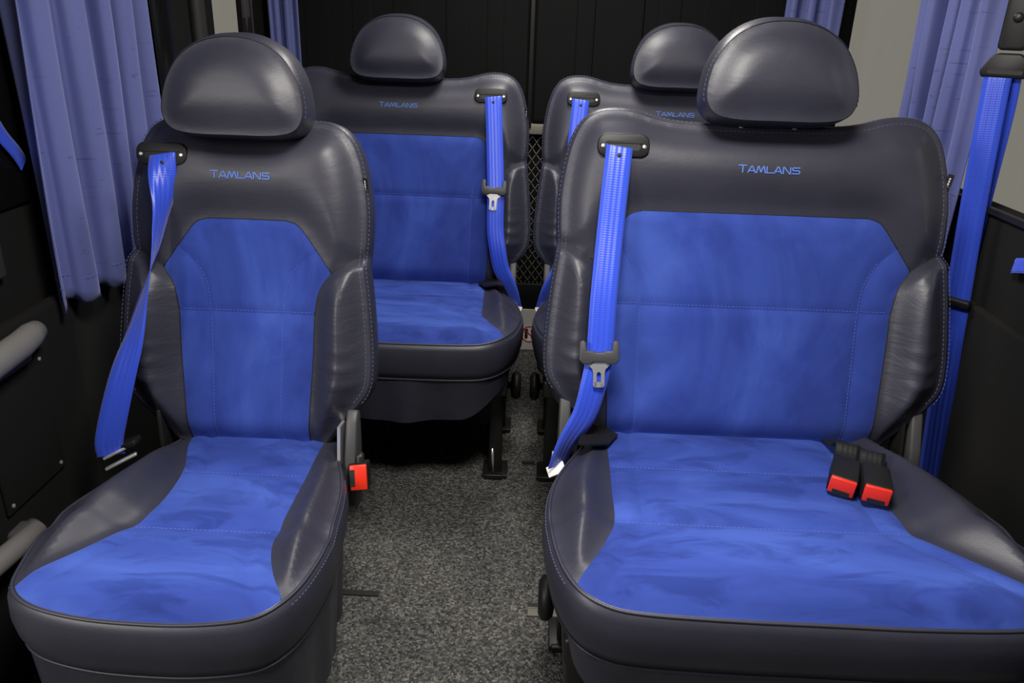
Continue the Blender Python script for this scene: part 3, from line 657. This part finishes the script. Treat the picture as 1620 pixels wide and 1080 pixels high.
# ------------------------------------------------------------------ curtains
def curtain(name, path, z0, z1, folds, amp, m, label, seed, droop=0, taper=0, group='blue window curtains', cat='curtain', hem=True, tie=0):
    """cloth hanging from z1 to z0 over a plan path, gathered in folds"""
    rnd = random.Random(seed); P = crom([np.array(p, float) for p in path], .004) if len(path) > 2 else np.array([np.array(path[0]) + (np.array(path[1]) - np.array(path[0])) * t for t in np.linspace(0, 1, 140)])
    n = len(P); t = np.gradient(P, axis=0); t /= np.linalg.norm(t, axis=1)[:, None]; nn = np.column_stack([-t[:, 1], t[:, 0]])
    s = np.linspace(0, 1, n); ph = np.cumsum([0] + [rnd.uniform(.55, 1.45) for _ in range(folds * 2)]); ph = ph / ph[-1]
    am = np.array([rnd.uniform(.55, 1.25) for _ in range(folds * 2 + 1)])
    wave = np.zeros(n); shift = np.zeros(n); fw = np.linalg.norm(P[-1] - P[0]) / folds
    for i in range(n):
        k = min(np.searchsorted(ph, s[i], side='right') - 1, folds * 2 - 1); f = (s[i] - ph[k]) / (ph[k + 1] - ph[k])
        a = am[k] * (1 if k % 2 else -1); b = am[k + 1] * (1 if (k + 1) % 2 else -1); wave[i] = a + (b - a) * (.5 - .5 * math.cos(math.pi * f))
        shift[i] = math.sin(2 * math.pi * f) * .10 * fw * min(1, s[i] * 8, (1 - s[i]) * 8)
    V = []; F = []; mrow = 40
    for j in range(mrow + 1):
        g = j / mrow
        for i in range(n):
            z = z1 + (z0 + droop * s[i] + .006 * wave[i] - z1) * g
            w = wave[i] * amp * (1 - .35 * g) * (1 + .25 * math.sin(5 * g + 9 * s[i]))
            c = P[i] + nn[i] * w + t[i] * shift[i] + t[i] * (.5 - s[i]) * taper * g
            V.append((c[0], c[1], z))
    for j in range(mrow):
        for i in range(n - 1): F.append((j * n + i, j * n + i + 1, (j + 1) * n + i + 1, (j + 1) * n + i))
    o = obj(name, V, F, m); md = o.modifiers.new('thickness', 'SOLIDIFY'); md.thickness = .0018
    if label: tag(o, label, cat, group)
    if hem:
        lines = []
        k = int(mrow * .955)
        lines.append([Vector(V[k * n + i]) + Vector((nn[i][0], nn[i][1], 0)) * .0015 for i in range(n)]); lines.append([Vector(V[k * n + i]) - Vector((nn[i][0], nn[i][1], 0)) * .0033 for i in range(n)])
        stitches('hem_stitching', lines, 'stitch_blue', o, .0007, .007, .006)
    return o
curtain('window_curtain', [(-.900, 1.385), (-.900, 1.89)], .665, 1.62, 5, .026, 'curtain', 'lavender blue curtain hanging on the left wall beside the narrow seat', 3, droop=-.03)
curtain('window_curtain', [(.905, 1.735), (.905, 2.085)], .70, 1.62, 5, .026, 'curtain', 'lavender blue curtain on the right window behind the wide front seat', 11)
curtain('window_curtain', [(-.90, 2.78), (-.87, 2.815), (-.81, 2.825)], .70, 1.62, 3, .014, 'curtain', 'narrow blue curtain in the rear corner above the narrow seat', 5, hem=False)
curtain('window_curtain', [(.93, 2.73), (.89, 2.785), (.79, 2.815)], .70, 1.62, 3, .020, 'curtain', 'narrow blue curtain in the rear corner behind the right headrests', 8, hem=False)
# tie-backs
def tie(name, pts, nr, label):
    o = ribbon(name, pts, [.030] * len(pts), nr, [0] * len(pts), 'belt', None, .0014); tag(o, label, 'tie-back', 'curtain tie-backs'); return o
tie('curtain_tie', [(-.934, 1.335, 1.05), (-.934, 1.352, 1.035), (-.9335, 1.38, .99), (-.9335, 1.41, .955), (-.936, 1.43, .93)], [(1, -.35, .5)] * 5, 'blue strap tie-back on the left wall beside the curtain')
tie('curtain_tie', [(.950, 1.535, .782), (.946, 1.515, .788), (.946, 1.48, .797), (.950, 1.44, .80)], [(-1, -.2, .3)] * 4, 'blue strap tie-back on the right wall at the picture edge')

# ------------------------------------------------------------------ rear screen: post, rail, mesh, boards, sign
scr = empty('rear_screen', (0, YB, 0)); tag(scr, 'dark rear screen with expanded metal mesh and a grey rail', 'partition')
MB().box((-.030, -.014, 1.30), (.016, .016, .90)).build('post', 'plastic', scr, .003)
for x0_, x1_, sd_ in ((-.90, -.045, 21), (-.015, .92, 22)):
    cl = curtain('cloth_panel', [(x0_, -.005), (x1_, -.005)], .868, 1.75, 6, .0025, 'curtain_black', None, sd_, hem=False); cl.parent = scr
MB().box((0, -.004, .846), (1.86, .024, .036)).build('rail', 'frame_grey', scr, .003)
MB().box((0, -.002, .222), (1.86, .014, .10)).build('kick_panel', 'plastic', scr, .002)
mm = MB(); cw, chh = .030, .0205; zz0, zz1 = .275, .828; nr_ = int((zz1 - zz0) / chh); x0, x1 = -.42, .42; nc = int((x1 - x0) / (cw / 2))
for r_ in range(nr_ + 1):                                  # zig-zag strands; neighbouring rows meet at their points
    zc = zz0 + r_ * chh; pts = []
    for c_ in range(nc + 1):
        up_ = ((c_ + r_) % 2) * 2 - 1; pts.append((x0 + c_ * cw / 2, .004 + .003 * up_, zc + up_ * chh * .5))
    for a, b in zip(pts[:-1], pts[1:]): mm.tube([a, b], .0019, 4, False)
for hx_, hz_ in ((-.556, 1.168), (.486, 1.176)):
    MB().lathe([(.012, -.004), (.012, .004), (.008, .010), (.012, .030), (.013, .040), (.008, .046)], (hx_, -.012, hz_), Matrix.Rotation(R(78), 4, 'X'), 16).build('coat_knob', 'plastic_grey', scr, smooth=True)
o = mm.build('expanded_mesh', 'mesh_grey', scr); o['kind'] = 'stuff'
MB().box((0, .03, .55), (1.86, .004, .56)).build('mesh_backing', 'black_fabric', scr)
bd = MB().box((0, YB - .008, .086), (.5, .012, .168)).build('sill_board', 'white_board', None, .002); tag(bd, 'white board low between the back row seats carrying a red prohibition sign', 'board')
sg = empty('prohibition_sign', (.002, YB - .0150, .070)); sg.scale = (.66, 1, .66); tag(sg, 'round red prohibition sign with black figures on the white board', 'sign')
RX = Matrix.Rotation(R(90), 4, 'X')
MB().lathe([(.050, -.0004), (.050, .0004)], (0, 0, 0), RX, 40).build('disc', 'label_white', sg)
rg = []
rm = MB(); nseg = 48; vs = []; fs = []
for i in range(nseg):
    a = 2 * math.pi * i / nseg
    for rr, yy in ((.050, -.0018), (.044, -.0018), (.044, -.0002), (.050, -.0002)): vs.append((rr * math.cos(a), yy, rr * math.sin(a)))
for i in range(nseg):
    for k in range(4): fs.append((i * 4 + k, i * 4 + (k + 1) % 4, ((i + 1) % nseg) * 4 + (k + 1) % 4, ((i + 1) % nseg) * 4 + k))
rm.add(vs, fs); rm.build('ring', 'sign_red', sg)
MB().box((0, -.0016, 0), (.090, .0010, .007), Matrix.Rotation(R(42), 4, 'Y')).build('slash', 'sign_red', sg)
for dx in (-.019, .019):
    MB().prism([(-.008, -.030), (.008, -.030), (.010, -.008), (.007, 0), (.012, .014), (.010, .030), (0, .034), (-.010, .030), (-.012, .014), (-.007, 0), (-.010, -.008)], .0002, .0010, Matrix.Translation((dx, 0, 0)) @ RX).build('figure', 'ink', sg)

# ------------------------------------------------------------------ left wall: door panel, handles, hatch
dr = MB().box((XL + .026, 1.155, .36), (.03, .59, .64)).build('door_1', 'black_fabric', None, .012); struct(dr)
MB().box((XL + .004, 1.16, 1.16), (.010, .56, .60)).build('door_pane', 'dark_glass', dr, .004)
MB().box((XL + .008, 1.30, 1.2), (.022, .035, .9)).build('door_post', 'wall_trim', dr, .006)
pl = MB().box((XL + .012, 2.30, 1.25), (.03, .06, 1.2)).build('trim_3', 'wall_trim', None, .012); struct(pl)
pl = MB().box((XL + .008, 2.08, 1.25), (.02, .10, 1.2)).build('trim_4', 'dark_glass', None, .012); struct(pl)
gh = empty('grab_handle', (-.885, 1.15, .62)); tag(gh, 'grey padded grab handle on the left door panel', 'handle')
MB().tube([(0, -.30, .035), (0, -.05, .022), (.0, .09, .030), (-.002, .125, .034), (-.006, .150, .034), (-.014, .158, .034)], [.024, .024, .023, .022, .019, .008], 16, True, 1.1).build('grip', 'handle_grey', gh, smooth=True)
MB().box((-.012, -.06, .000), (.026, .36, .022)).build('mount', 'plastic_grey', gh, .008)
gh2 = empty('lower_handle', (-.87, 1.0, .335)); tag(gh2, 'grey round handle low on the left wall behind the narrow seat front', 'handle')
MB().tube([(0, -.2, .01), (0, .0, .006), (.002, .10, -.002), (-.01, .17, -.02), (-.04, .20, -.03)], [.020, .020, .019, .018, .015], 16).build('grip', 'handle_grey', gh2, smooth=True)
MB().box((-.035, .16, -.03), (.03, .05, .05)).build('mount', 'plastic_grey', gh2, .008)
hc = empty('hatch_cover', (XL + .043, 1.235, .485)); tag(hc, 'black screwed hatch cover on the left door panel below the handle', 'hatch')
MB().box((0, 0, 0), (.008, .18, .25)).build('cover', 'black_fabric', hc, .003)
for dy, dz in ((-.075, .11), (.075, .11), (.075, -.11), (-.075, -.11)): MB().lathe([(.004, 0), (.004, .002), (.002, .003)], (.004, dy, dz), Matrix.Rotation(R(90), 4, 'Y'), 10).build('screw', 'chrome', hc)

# ------------------------------------------------------------------ wall belts
wb = empty('wall_belt', (.93, 1.68, 0)); tag(wb, 'blue wall belt hanging from a black pillar loop beside the right curtain', 'seat belt')
wp = [(-.022, .0, 1.135), (-.024, -.005, 1.10), (-.020, -.02, .90), (-.016, -.045, .68), (-.012, -.075, .45), (-.008, -.095, .30), (-.004, -.10, .24)]
ribbon('webbing', wp, [.049] * 7, [(-.62, -.78, 0)] * 7, [0] * 7, 'belt', wb)
wp2 = [(-.004, .0, 1.135), (.004, .006, 1.05), (.008, .012, .86), (.010, .01, .60)]
ribbon('return_webbing', wp2, [.049] * 4, [(-.62, -.78, 0)] * 4, [0] * 4, 'belt', wb)
fr = frame((-.012, -.004, 1.150), (0, 0, 1), (-.62, -.78, 0))
MB().prism([(-.042, -.026), (.042, -.026), (.046, -.014), (.032, .012), (.020, .020), (-.020, .020), (-.032, .012), (-.046, -.014)], -.007, .009, fr).build('belt_loop', 'plastic', wb, .004)
MB().prism(rrect(.062, .008, .003), .008, .0100, fr @ Matrix.Translation((0, -.015, 0))).build('loop_slot', 'ink', wb)
MB().prism(rrect(.050, .20, .010), -.014, .012, fr @ Matrix.Translation((0, .125, -.004))).build('height_adjuster', 'plastic', wb, .005)
MB().lathe([(.009, .0), (.009, .010), (.006, .013)], (0, 0, 0), fr @ Matrix.Translation((0, .085, .002)), 16).build('adjuster_bolt', 'metal_dark', wb, smooth=True)
ft = frame((-.024, -.048, .672), (0, -.1, 1), (-.62, -.78, 0))
MB().prism(rrect(.066, .016, .006), -.008, .010, ft).build('tongue_grip', 'plastic', wb, .003)
MB().prism([(-.034, -.012), (-.020, -.012), (-.012, -.002), (-.034, 0)], .004, .007, ft @ Matrix.Translation((-.012, -.004, 0))).build('tongue_blade', 'chrome', wb)
kn = empty('bolt_anchor', (.905, 1.50, .29)); tag(kn, 'small ribbed metal belt bolt low on the right wall', 'bolt')
MB().lathe([(.010, -.02), (.010, .004), (.013, .005), (.013, .010), (.009, .011), (.009, .015), (.013, .016), (.013, .021), (.008, .023)], (0, 0, 0), Matrix.Rotation(R(-90), 4, 'Y'), 20).build('bolt', 'metal_dark', kn, smooth=True)
rb = empty('pillar_belt', (-.93, 2.62, 1.15)); tag(rb, 'black belt hanging before the small left rear window', 'seat belt')
MB().box((.014, 0, .20), (.012, .042, .34)).build('webbing', 'plastic_grey', rb, .002)
MB().box((.014, 0, .005), (.016, .034, .06)).build('sleeve', 'plastic', rb, .004)
